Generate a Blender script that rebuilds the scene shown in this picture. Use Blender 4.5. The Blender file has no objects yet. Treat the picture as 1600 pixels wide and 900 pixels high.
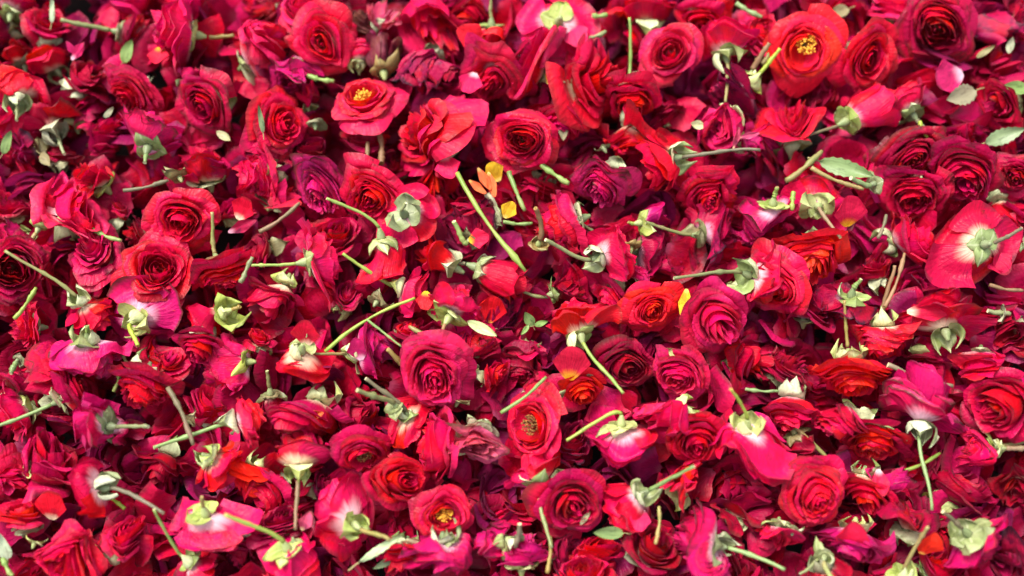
import bpy, math, random
import numpy as np
from mathutils import Matrix, Vector
R = math.radians
random.seed(7); rng = np.random.default_rng(7)
SC = bpy.context.scene
COL = SC.collection

# ------------------------------------------------------------------ camera, sky, sun, exposure
TILT = R(16); DIST = 0.80; LENS = 36.0
cam_d = bpy.data.cameras.new("camera"); cam = bpy.data.objects.new("camera", cam_d); COL.objects.link(cam)
cam_d.lens = LENS; cam_d.sensor_width = 36; cam_d.clip_start = 0.01; cam_d.clip_end = 100
cam.location = (0, -DIST*math.sin(TILT), DIST*math.cos(TILT)); cam.rotation_euler = (TILT, 0, 0)
cam_d.dof.use_dof = True; cam_d.dof.focus_distance = DIST - 0.015; cam_d.dof.aperture_fstop = 1.6
SC.camera = cam
SUN_EL, SUN_AZ = R(58), R(-38)                       # the soft light comes from above, a little left and beyond
w = bpy.data.worlds.new("World"); SC.world = w; w.use_nodes = True
wn = w.node_tree.nodes; sky = wn.new("ShaderNodeTexSky"); sky.sky_type = 'NISHITA'; sky.sun_disc = False
sky.sun_elevation = SUN_EL; sky.sun_rotation = SUN_AZ; sky.dust_density = 4.0; sky.air_density = 1.0; sky.ozone_density = 0.6
bg = wn["Background"]; bg.inputs[1].default_value = 0.125
hz = wn.new("ShaderNodeHueSaturation"); hz.inputs['Saturation'].default_value = 0.45    # a bright, thinly overcast sky
w.node_tree.links.new(sky.outputs[0], hz.inputs['Color']); w.node_tree.links.new(hz.outputs[0], bg.inputs[0])
sd = bpy.data.lights.new("sun", 'SUN'); sd.energy = 1.7; sd.angle = R(20); sd.color = (1, 0.95, 0.9)
so = bpy.data.objects.new("sun", sd); COL.objects.link(so)
sdir = Vector((math.sin(SUN_AZ)*math.cos(SUN_EL), math.cos(SUN_AZ)*math.cos(SUN_EL), math.sin(SUN_EL)))
so.rotation_euler = sdir.to_track_quat('Z', 'Y').to_euler()
SC.view_settings.view_transform = 'Standard'; SC.view_settings.look = 'None'
SC.view_settings.exposure = 1.68; SC.view_settings.gamma = 1
SC.cycles.use_denoising = True
SC.cycles.max_bounces = 6; SC.cycles.diffuse_bounces = 3; SC.cycles.transmission_bounces = 3

RIGHT = np.array([1., 0, 0]); UP = np.array([0, math.cos(TILT), math.sin(TILT)]); TOCAM = np.array([0, -math.sin(TILT), math.cos(TILT)])
CAMP = np.array(cam.location); FPX = 1600*LENS/36.0
def at(px, py, z):
    """point of the heap at height z seen in the photograph at px, py, and the metres one pixel spans there"""
    d = RIGHT*(px-800)/FPX + UP*(450-py)/FPX - TOCAM
    k = (z-CAMP[2])/d[2]
    return CAMP + d*k, k/FPX
def layer(z): return (z-2.2)*0.0125

# ------------------------------------------------------------------ materials
def lin(r, g, b):
    f = lambda c: (c/12.92 if c <= .04045 else ((c+.055)/1.055)**2.4)
    return (f(r/255), f(g/255), f(b/255), 1)
class NT:
    def __init__(s, name):
        s.m = bpy.data.materials.new(name); s.m.use_nodes = True; s.t = s.m.node_tree; s.t.nodes.clear()
    def n(s, kind, **kw):
        x = s.t.nodes.new(kind)
        for k, v in kw.items(): setattr(x, k, v)
        return x
    def l(s, a, b): s.t.links.new(a, b)
    def val(s, x, sock):
        if hasattr(x, 'is_output'): s.l(x, sock)
        else: sock.default_value = x
    def math(s, op, a, b=0.0, c=0.0, clamp=False):
        x = s.n("ShaderNodeMath", operation=op, use_clamp=clamp)
        for i, v in enumerate((a, b, c)): s.val(v, x.inputs[i])
        return x.outputs[0]
    def mix(s, fac, a, b):
        x = s.n("ShaderNodeMix", data_type='RGBA'); s.val(fac, x.inputs[0]); s.val(a, x.inputs[6]); s.val(b, x.inputs[7]); return x.outputs[2]
    def ramp(s, fac, lo, hi, a=0.0, b=1.0):
        x = s.n("ShaderNodeMapRange", interpolation_type='SMOOTHSTEP'); s.val(fac, x.inputs[0])
        for i, v in enumerate((lo, hi, a, b)): x.inputs[i+1].default_value = v
        return x.outputs[0]
    def noise(s, vec, scale, detail=2.0):
        x = s.n("ShaderNodeTexNoise"); x.inputs['Scale'].default_value = scale; x.inputs['Detail'].default_value = detail; s.l(vec, x.inputs['Vector']); return x.outputs[0]

def _streaks(k, u, v, info):
    cv = k.n("ShaderNodeCombineXYZ"); k.l(k.math('MULTIPLY', u, 14), cv.inputs[0]); k.l(k.math('MULTIPLY', v, 2.5), cv.inputs[1]); k.l(k.math('MULTIPLY', info, 31), cv.inputs[2]); return cv.outputs[0]
NT.n2v = _streaks
def petal_material(name, main, second, claw, back, wear=0.3, claw_h=0.24, dry=(96, 40, 40), lust=0.18):
    k = NT(name)
    uv = k.n("ShaderNodeUVMap").outputs[0]; sp = k.n("ShaderNodeSeparateXYZ"); k.l(uv, sp.inputs[0]); u, v = sp.outputs[0], sp.outputs[1]
    tc = k.n("ShaderNodeTexCoord").outputs['Object']
    info = k.n("ShaderNodeObjectInfo").outputs['Random']
    tone = k.n("ShaderNodeAttribute", attribute_type='OBJECT', attribute_name='tone').outputs['Fac']
    big = k.noise(tc, 60, 3); fine = k.noise(tc, 420, 2)
    cv = k.n("ShaderNodeCombineXYZ"); k.l(k.math('MULTIPLY', u, 26), cv.inputs[0]); k.l(k.math('MULTIPLY', v, 2.2), cv.inputs[1]); k.l(k.math('MULTIPLY', info, 37), cv.inputs[2])
    vein = k.noise(cv.outputs[0], 1.0, 2)
    c = k.mix(k.ramp(k.math('ADD', big, k.math('MULTIPLY', k.math('SUBTRACT', tone, 0.5), 0.35)), 0.38, 0.68), lin(*main), lin(*second))
    geo = k.n("ShaderNodeNewGeometry")
    c = k.mix(k.math('MULTIPLY', geo.outputs['Backfacing'], 0.55), c, lin(*back))
    c = k.mix(k.ramp(vein, 0.35, 0.75, 0.0, 0.34), c, lin(main[0]*.62, main[1]*.5, main[2]*.7))
    # bruises and dried rims that stay where they are
    rim = k.math('MULTIPLY', k.ramp(k.math('ADD', v, k.math('MULTIPLY', fine, .08)), 0.90, 1.03), k.ramp(k.math('ADD', big, k.math('MULTIPLY', info, .25)), 0.52, 0.72))
    c = k.mix(k.math('MULTIPLY', rim, min(1, wear*2)), c, lin(*dry))
    bruise = k.ramp(k.math('ADD', k.noise(tc, 110, 4), k.math('MULTIPLY', info, .08)), 0.60, 0.74)
    c = k.mix(k.math('MULTIPLY', bruise, wear*.8), c, lin(dry[0]*.8, dry[1]*.6, dry[2]*1.1))
    # white-yellow claw at the foot of the petal
    cl = k.ramp(k.math('ADD', v, k.math('MULTIPLY', k.math('SUBTRACT', vein, .5), .16)), 0.03, claw_h, 1.0, 0.0)
    c = k.mix(k.math('MULTIPLY', cl, 0.86), c, lin(*claw))
    hs = k.n("ShaderNodeHueSaturation"); k.l(c, hs.inputs['Color'])
    k.l(k.math('ADD', 0.492, k.math('MULTIPLY', info, 0.016)), hs.inputs['Hue'])
    k.l(k.math('ADD', 0.82, k.math('MULTIPLY', k.math('ADD', info, tone), 0.18)), hs.inputs['Value'])
    c = hs.outputs[0]
    p = k.n("ShaderNodeBsdfPrincipled"); k.l(c, p.inputs['Base Color'])
    k.l(k.ramp(fine, 0.3, 0.7, 0.32, 0.52), p.inputs['Roughness']); p.inputs['Specular IOR Level'].default_value = lust
    p.inputs['Sheen Weight'].default_value = 0.04; p.inputs['Sheen Roughness'].default_value = 0.4
    p.inputs['Sheen Tint'].default_value = (1, .6, .75, 1)
    b = k.n("ShaderNodeBump"); b.inputs['Strength'].default_value = 0.7; b.inputs['Distance'].default_value = 0.0011
    k.l(k.math('ADD', vein, k.math('MULTIPLY', k.noise(tc, 190, 4), 1.6)), b.inputs['Height'])
    k.l(b.outputs[0], p.inputs['Normal'])
    tr = k.n("ShaderNodeBsdfTranslucent"); k.l(c, tr.inputs['Color'])
    mx = k.n("ShaderNodeMixShader"); mx.inputs[0].default_value = 0.32; k.l(p.outputs[0], mx.inputs[1]); k.l(tr.outputs[0], mx.inputs[2])
    o = k.n("ShaderNodeOutputMaterial"); k.l(mx.outputs[0], o.inputs[0])
    return k.m

CREAM = (250, 226, 190)
PM = {
 'S': petal_material("scarlet_petal", (218, 3, 36), (206, 4, 52), CREAM, (214, 20, 72), .3, .30),
 'C': petal_material("crimson_petal", (202, 4, 44), (180, 5, 64), CREAM, (194, 18, 82), .4, .30),
 'P': petal_material("pink_red_petal", (222, 8, 58), (208, 8, 82), (250, 208, 212), (224, 40, 94), .3, .30),
 'M': petal_material("magenta_petal", (212, 14, 88), (192, 16, 100), (248, 204, 220), (216, 50, 116), .55, .31),
 'W': petal_material("wine_petal", (178, 10, 58), (150, 14, 70), (226, 170, 190), (150, 22, 72), .8, .30, (58, 24, 40)),
 'D': petal_material("deep_red_petal", (172, 3, 36), (146, 4, 50), (240, 190, 170), (160, 12, 60), .45),
 'O': petal_material("orange_red_petal", (238, 24, 16), (234, 14, 34), (255, 180, 80), (230, 30, 64), .2, .10),
 'N': petal_material("clawless_scarlet_petal", (222, 4, 34), (210, 4, 54), (226, 60, 50), (220, 26, 84), .3, .12),
 'F': petal_material("faded_pink_petal", (220, 70, 98), (206, 48, 104), (244, 214, 160), (222, 104, 142), .7, .25, (120, 70, 60)),
 'B': petal_material("dried_brown_petal", (128, 76, 62), (116, 30, 54), (190, 160, 110), (132, 80, 76), .8, .2, (70, 48, 34), .25),
 'Y': petal_material("yellow_petal", (244, 196, 16), (236, 170, 12), (250, 226, 120), (240, 200, 60), .15),
 'T': petal_material("tangerine_petal", (240, 104, 38), (232, 74, 40), (252, 214, 120), (240, 130, 80), .15),
 'R': petal_material("red_petal_with_yellow_foot", (226, 14, 30), (214, 12, 40), (250, 205, 40), (226, 40, 70), .2, .34),
}
BURIED = {c: petal_material(n, a, b_, (a[0], 60, 90), (a[0], a[1]+14, a[2]+34), .4, .16) for c, n, a, b_ in (
 ('C', "buried_crimson", (194, 5, 46), (172, 6, 66)), ('D', "buried_deep_red", (166, 4, 36), (142, 5, 52)), ('W', "buried_wine", (150, 11, 58), (122, 14, 68)),
 ('S', "buried_scarlet", (206, 4, 40), (188, 5, 60)), ('P', "buried_pink_red", (208, 10, 66), (188, 10, 88)))}
def green_material(name, main, second, pale, rough=0.5, grain=90, stretch=False):
    k = NT(name)
    tc = k.n("ShaderNodeTexCoord").outputs['Object']
    uv = k.n("ShaderNodeUVMap").outputs[0]; sp = k.n("ShaderNodeSeparateXYZ"); k.l(uv, sp.inputs[0]); u, v = sp.outputs[0], sp.outputs[1]
    info = k.n("ShaderNodeObjectInfo").outputs['Random']
    tone = k.n("ShaderNodeAttribute", attribute_type='OBJECT', attribute_name='tone').outputs['Fac']
    n1 = k.noise(tc, grain, 3); n2 = k.noise(tc, grain*4, 3)
    c = k.mix(k.ramp(k.math('ADD', n1, k.math('MULTIPLY', k.math('SUBTRACT', tone, .5), .5)), .35, .7), lin(*main), lin(*second))
    geo = k.n("ShaderNodeNewGeometry")
    c = k.mix(k.math('MULTIPLY', geo.outputs['Backfacing'], .7), c, lin(*pale))
    c = k.mix(k.ramp(k.noise(k.n2v(u, v, info), 1.0, 3), .45, .75, 0, .45), c, lin(main[0]*.6, main[1]*.56, main[2]*.5)); c = k.mix(k.ramp(n2, .55, .8, 0, .6), c, lin(main[0]*.55, main[1]*.5, main[2]*.45))
    mid = k.ramp(k.math('ABSOLUTE', k.math('SUBTRACT', u, .5)), 0.0, .07, .35, 0)
    c = k.mix(mid, c, lin(*pale))
    hs = k.n("ShaderNodeHueSaturation"); k.l(c, hs.inputs['Color'])
    k.l(k.math('ADD', .8, k.math('MULTIPLY', info, .4)), hs.inputs['Value']); k.l(k.math('ADD', .75, k.math('MULTIPLY', tone, .5)), hs.inputs['Saturation'])
    p = k.n("ShaderNodeBsdfPrincipled"); k.l(hs.outputs[0], p.inputs['Base Color']); p.inputs['Roughness'].default_value = rough
    p.inputs['Specular IOR Level'].default_value = .4
    b = k.n("ShaderNodeBump"); b.inputs['Strength'].default_value = .3; b.inputs['Distance'].default_value = .0006
    k.l(n2, b.inputs['Height']); k.l(b.outputs[0], p.inputs['Normal'])
    tr = k.n("ShaderNodeBsdfTranslucent"); k.l(hs.outputs[0], tr.inputs['Color']); ms = k.n("ShaderNodeMixShader"); ms.inputs[0].default_value = 0.0 if stretch else .15
    k.l(p.outputs[0], ms.inputs[1]); k.l(tr.outputs[0], ms.inputs[2]); o = k.n("ShaderNodeOutputMaterial"); k.l(ms.outputs[0], o.inputs[0])
    return k.m
GM = {
 'sepal': green_material("sepal_green", (126, 138, 78), (168, 172, 118), (200, 204, 162)),
 'sepal_fresh': green_material("fresh_sepal_green", (122, 142, 66), (164, 174, 106), (196, 204, 156)),
 'sepal_dull': green_material("dull_sepal_green", (108, 112, 70), (134, 116, 82), (162, 158, 118)),
 'hip': green_material("hip_green", (118, 136, 82), (156, 164, 116), (160, 168, 124), .5),
 'stem': green_material("stem_green", (112, 120, 64), (136, 118, 78), (150, 156, 100), .5, 45, True),
 'stem_bright': green_material("bright_stem_green", (104, 132, 58), (134, 146, 78), (160, 176, 96), .5, 45, True),
 'stem_dull': green_material("grey_brown_stem", (100, 92, 62), (128, 100, 78), (134, 130, 96), .6, 45, True),
 'cut': green_material("cut_end", (190, 184, 130), (130, 104, 66), (200, 196, 150), .8, 500, True),
 'leaf': green_material("leaf_green", (66, 98, 46), (88, 116, 62), (130, 150, 100), .45),
 'leaf_pale': green_material("pale_leaf_green", (128, 156, 100), (160, 180, 132), (190, 204, 164), .5),
 'leaf_dry': green_material("dry_leaf", (116, 112, 74), (98, 78, 54), (140, 132, 100), .6),
}
def plain(name, a, b, scale, rough=.7):
    k = NT(name); tc = k.n("ShaderNodeTexCoord").outputs['Object']
    p = k.n("ShaderNodeBsdfPrincipled"); k.l(k.mix(k.ramp(k.noise(tc, scale, 4), .35, .65), lin(*a), lin(*b)), p.inputs['Base Color']); p.inputs['Roughness'].default_value = rough
    o = k.n("ShaderNodeOutputMaterial"); k.l(p.outputs[0], o.inputs[0]); return k.m
POLLEN = plain("yellow_pollen", (240, 190, 60), (214, 146, 40), 500)
POLLEN_DRY = plain("dried_pollen", (150, 104, 44), (84, 50, 26), 500)
EARTH = plain("dark_soil", (38, 20, 20), (22, 14, 14), 30, 1.0)

# ------------------------------------------------------------------ mesh helpers
def grid_template(name, ns, nt):
    s = np.linspace(-1, 1, ns); t = np.linspace(0, 1, nt); S, T = np.meshgrid(s, t)
    f = [(j*ns+i, j*ns+i+1, (j+1)*ns+i+1, (j+1)*ns+i) for j in range(nt-1) for i in range(ns-1)]
    me = bpy.data.meshes.new(name); me.from_pydata([(a, b, 0) for a, b in zip(S.ravel(), T.ravel())], [], f)
    uv = me.uv_layers.new(name="UVMap"); li = np.empty(len(me.loops), np.int32); me.loops.foreach_get("vertex_index", li)
    U = np.stack([(S.ravel()+1)/2, T.ravel()], 1)[li]; uv.data.foreach_set("uv", U.astype(np.float32).ravel())
    me.polygons.foreach_set("use_smooth", np.ones(len(f), bool))
    return me, S, T, f
PET, PS, PT, PF = grid_template("petal_grid", 12, 9)
SEP, SS, ST, SF = grid_template("sepal_grid", 7, 8)
LOW, LS, LT, LF = grid_template("buried_grid", 6, 5)

def link(name, me, mat, parent=None, tone=None):
    o = bpy.data.objects.new(name, me); COL.objects.link(o)
    if mat is not None and not me.materials: me.materials.append(mat)
    if parent is not None: o.parent = parent
    if tone is not None: o["tone"] = float(tone)
    return o
def from_grid(name, tmpl, co, mat, parent=None, tone=None):
    me = tmpl.copy(); me.name = name
    me.vertices.foreach_set("co", np.ascontiguousarray(co, np.float32).ravel()); me.update()
    return link(name, me, mat, parent, tone)

def tube(path, radii, seg=7):
    """verts and faces of a round stalk along a path, its cut end closed"""
    path = np.asarray(path); n = len(path); V = []; F = []
    for i in range(n):
        d = path[min(i+1, n-1)]-path[max(i-1, 0)]; d = d/np.linalg.norm(d)
        a = np.cross(d, [0.31, .9, .3]); a /= np.linalg.norm(a); b = np.cross(d, a)
        for q in range(seg):
            an = 2*math.pi*q/seg; V.append(path[i]+radii[i]*(math.cos(an)*a+math.sin(an)*b))
    for i in range(n-1):
        for q in range(seg):
            r = (q+1) % seg; F.append((i*seg+q, i*seg+r, (i+1)*seg+r, (i+1)*seg+q))
    return V, F
def tube_obj(name, path, radii, mat, parent, tone, seg=7):
    N0 = len(path); fi = np.linspace(0, 1, max(N0, 15)); path = np.stack([np.interp(fi, np.linspace(0, 1, N0), np.asarray(path)[:, q]) for q in range(3)], 1); radii = np.interp(fi, np.linspace(0, 1, N0), radii)
    hs_ = int(abs(path[0]).sum()*1e7) % 1000; nr = np.random.default_rng(hs_); radii = radii*(1+nr.normal(0, .05, len(fi)))
    for nd in nr.uniform(.2, .9, 2): radii = radii*(1+.38*np.exp(-((fi-nd)/.035)**2))
    path = path + np.cumsum(nr.normal(0, 1, path.shape), 0)*radii.mean()*.10
    V, F = tube(path, radii, seg)
    n = len(V)
    # a cut end: a slightly sunken pale disc
    end = V[-seg:]; c = np.mean(end, 0); d = np.asarray(path[-1])-np.asarray(path[-2]); d = d/np.linalg.norm(d)
    V.append(c - d*radii[-1]*.25)
    caps = [(n-seg+q, n-seg+(q+1) % seg, n) for q in range(seg)]
    V.append(np.mean(V[:seg], 0)); caps2 = [((q+1) % seg, q, n+1) for q in range(seg)]
    me = bpy.data.meshes.new(name); me.from_pydata([tuple(v) for v in V], [], F+caps+caps2)
    me.uv_layers.new(name="UVMap")
    me.materials.append(mat); me.materials.append(GM['cut'])
    sm = np.ones(len(me.polygons), bool); sm[len(F):] = False; me.polygons.foreach_set("use_smooth", sm)
    mi = np.zeros(len(me.polygons), np.int32); mi[len(F):] = 1; me.polygons.foreach_set("material_index", mi)
    return link(name, me, None, parent, tone)
def lathe(profile, seg=10):
    V, F = [], []
    for (r, z) in profile:
        for q in range(seg):
            a = 2*math.pi*q/seg; V.append((r*math.cos(a), r*math.sin(a), z))
    for i in range(len(profile)-1):
        for q in range(seg):
            k = (q+1) % seg; F.append((i*seg+q, i*seg+k, (i+1)*seg+k, (i+1)*seg+q))
    return V, F
def bez(P, t):
    P = np.asarray(P, float); t = t[..., None]; u = 1-t
    return u**3*P[0]+3*u*u*t*P[1]+3*u*t*t*P[2]+t**3*P[3]

# ------------------------------------------------------------------ the rose: shape of one petal, one flower
TYPES = {          # petals, openness, height, crumple, ripple, drop chance, first ring
 'full': dict(n=38, o=.95, H=.80, cr=.065, rp=.034, dp=.05, f0=0., sq=.25),
 'tea':  dict(n=26, o=.88, H=.95, cr=.05, rp=.020, dp=.0, f0=0., sq=.22),
 'open': dict(n=27, o=.98, H=.60, cr=.05, rp=.030, dp=.05, f0=.22, sq=.2),
 'semi': dict(n=19, o=.84, H=1.0, cr=.12, rp=.028, dp=.14, f0=.1, sq=.4),
 'wilt': dict(n=27, o=.80, H=1.0, cr=.15, rp=.042, dp=.12, f0=.0, sq=.42),
 'bud':  dict(n=14, o=.30, H=1.35, cr=.05, rp=.016, dp=.0, f0=0., sq=.2),
 'back': dict(n=18, o=.86, H=.92, cr=.11, rp=.030, dp=.12, f0=.12, sq=.3),
}
def petal_co(S, T, f, phi, ty, rr, wide=1.0):
    o, H = ty['o'], ty['H']
    rt = (.07 + (.40+.56*o)*f**.78)*(1+rr.normal(0, .05)); rt = max(.05, rt)
    zt = H*(.88+.12*min(1, f*4))*(1-.88*o*f**1.4)*(1+rr.normal(0, .06))
    wang = (1.6-.80*f**.55)*(1+rr.normal(0, .08))*wide
    t = T*(1-(.20+.14*rr.random())*np.abs(S)**2.3) + (.010+ty['rp']*.28)*T**6*np.sin(S*rr.uniform(3, 7)+rr.random()*6)
    tip = rr.random()
    t = t + .05*tip*T*np.exp(-(S/.22)**2) - .05*(1-tip)*T**3*np.exp(-(S/.3)**2)*(rr.random() < .4)
    P = [(.05+.09*f, .03*(1-f)), (.08+rt*(1.15-.42*f), zt*(.28-.18*f)+.02), (rt*(1.06-.44*min(1, f*2)), zt*(.78+.2*f)+.13*min(1, f*2)*o), (rt*(.92+.08*f), zt)]
    q = bez(P, t); rho, z = q[..., 0], q[..., 1]
    al = S*wang*(.62+.38*np.clip(T*2.2, 0, 1))
    curl = rr.random()**1.5*(.25+.9*f)
    rho = rho + .15*curl*T**5*f - .03*(1-f)*T**3
    z = z - .17*curl*T**5*f
    side = rr.random()*.16*f
    rho = rho + .45*side*np.abs(S)**3*T**2; z = z - side*np.abs(S)**2.2*T**3
    rp = ty['rp']*(.5+rr.random())
    k1, k2 = 1.3+rr.random()*1.4, 2.6+rr.random()*1.8
    w_ = rp*T**2.2*(np.sin(k1*math.pi*S+rr.random()*6.3)+.6*np.sin(k2*math.pi*S+rr.random()*6.3))
    rho = rho + w_*.8; z = z + w_*.8
    kf = rr.uniform(.8, 2.4); tri = np.abs(((S*kf+rr.random()) % 2)-1)-.5                 # sharp lengthwise folds
    fo = rr.uniform(.006, .05)*(.3+ty['cr']*2.6)*T**1.3*tri
    rho = rho + fo*.8; z = z + fo
    rho = np.maximum(rho, .012)
    cr_ = rr.random()*.05; z = z + cr_*np.abs(S)*T*(f > .4)                   # a fold down the middle
    az = phi + al + rr.normal(0, .10)*T
    return np.stack([rho*np.cos(az), rho*np.sin(az), z], -1)
def crumple_fn(amp, rr, squash=.2):
    ks = rr.normal(0, 1, (6, 3)); ks = ks/np.linalg.norm(ks, axis=1)[:, None]*rr.uniform(2.0, 6.2, (6, 1))
    ph = rr.uniform(0, 6.3, 6); ve = rr.normal(0, 1, (6, 3))*amp/np.sqrt(6)*1.7
    ang = rr.uniform(0, 6.3); sq = 1-rr.uniform(0, 1)*squash; lean = np.clip(rr.normal(0, .8, 2)*amp, -.11, .11); ca, sa = math.cos(ang), math.sin(ang)
    M = np.array([[ca, -sa, 0], [sa, ca, 0], [0, 0, 1]]); A = M @ np.diag([sq, 1, 1]) @ M.T
    def fn(p):
        sh = p.shape; p = p.reshape(-1, 3)
        d = np.sin(p @ ks.T + ph) @ ve
        m = np.clip(np.linalg.norm(p, axis=1)/.55, 0, 1)[:, None]**1.5
        q = (p + d*m) @ A.T; zz = np.maximum(q[:, 2], 0)
        q[:, 0] += lean[0]*zz*1.6; q[:, 1] += lean[1]*zz*1.6                 # pressed over by its neighbours
        return q.reshape(sh)
    return fn
def rose_petals(ty, rr, S=PS, T=PT):
    n = ty['n']; cf = crumple_fn(ty['cr']*rr.uniform(.6, 1.5), rr, ty['sq']); out = []; ph0 = rr.random()*6.3
    for i in range(n):
        f = ty['f0'] + (1-ty['f0'])*i/(n-1)
        if f > .55 and rr.random() < ty['dp']: continue
        out.append(cf(petal_co(S, T, f, ph0+i*ty.get('g', 2.39996)+rr.normal(0, .25), ty, rr)))
    return out, cf
def sepal_co(phi, refl, rr, ln=1.0, o=.9, wd=1.0):
    P0 = np.array([.12, -.04])
    cl = np.array([[.27, -.14], [.42+.04*o, -.05+.10*(1-o)], [.52+.05*o, .06+.45*(1-o)]])      # hugging the bloom
    rf = np.array([[.42, .05], [.42, -.22], [.10+.22*rr.random(), -.58]])                     # folded back over the hip
    M = cl*(1-refl)+rf*refl; P = np.vstack([P0, P0+(M-P0)*ln])
    tt = ST*(1-.16*SS**2)
    q = bez(P, tt)
    wdt = wd*.35*np.clip(np.sin(np.pi*np.clip(.20+.80*ST, 0, 1)**.95), 0, 1)**.8*(1+.10*np.sin(ST*13+SS*5+rr.random()*6)) + .003
    rho, z = q[..., 0], q[..., 1]
    y = SS*wdt*(1+.12*np.sin(ST*7+rr.random()*6))
    az = phi + y/np.maximum(rho, .24) + rr.normal(0, .22)*ST
    cup = rr.uniform(-.16, .24)*SS**2*ST + .02*np.sin(ST*9+SS*2+rr.random()*6)
    rho = rho + cup*(1 if refl > .5 else -.6) - .025*(SS == 0); z = z + cup*.6
    tips = np.clip(ST-.75, 0, 1)*rr.uniform(-.5, .9)                                          # tips that curl
    rho = np.maximum(rho + tips*.5, .03)
    return np.stack([rho*np.cos(az), rho*np.sin(az), z], -1)

def axes(direction, tilt):
    d, t = R(direction), R(tilt)
    a = math.cos(t)*TOCAM + math.sin(t)*(math.cos(d)*RIGHT+math.sin(d)*UP)
    h = np.cross(a, [.2, .35, .9]); h /= np.linalg.norm(h)
    return np.stack([h, np.cross(a, h), a], 1)            # columns: local x, y, z
def empty(name, loc, M=None):
    o = bpy.data.objects.new(name, None); COL.objects.link(o); o.empty_display_size = .01
    m = Matrix.Identity(4)
    if M is not None:
        for i in range(3):
            for j in range(3): m[i][j] = M[i][j]
    m.translation = Vector(loc); o.matrix_world = m
    return o
def tag(o, label, cat, group=None):
    o["label"] = label; o["category"] = cat
    if group: o["group"] = group
def calyx(root, r, rr, tone, refl, sep, o=.9, ln=1.0, wd=1.0):
    ph = rr.random()*6.3
    for k in range(5):
        if rr.random() < .14: continue
        co = sepal_co(ph+k*2*math.pi/5+rr.normal(0, .12), float(np.clip(refl+rr.normal(0, .3), 0, 1.0)), rr, ln*rr.uniform(.72, 1.35), o, wd)
        from_grid("sepal", SEP, co*r, GM[sep], root, tone)
    V, F = lathe([(.004, -.36), (.05, -.355), (.06, -.31), (.085, -.25), (.115, -.17), (.125, -.09), (.115, -.03), (.06, .0)])
    me = bpy.data.meshes.new("hip"); me.from_pydata([tuple(c*r for c in v) for v in V], [], F); me.uv_layers.new(name="UVMap")
    me.polygons.foreach_set("use_smooth", np.ones(len(F), bool)); link("hip", me, GM['hip'], root, tone)
def stem_path(M, r, L, world_dir, rr):
    u = M.T @ world_dir; u = u/np.linalg.norm(u)
    p0 = np.array([0, 0, -.33*r]); p1 = p0 + np.array([0, 0, -1.])*L*.2 + u*L*.1; p3 = p0 + u*L
    side = np.cross(u, [.3, .2, .9]); side /= np.linalg.norm(side)
    p2 = p0 + u*L*.7 + side*rr.normal(0, .05)*L
    return bez([p0, p1, p2, p3], np.linspace(0, 1, 9))

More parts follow.
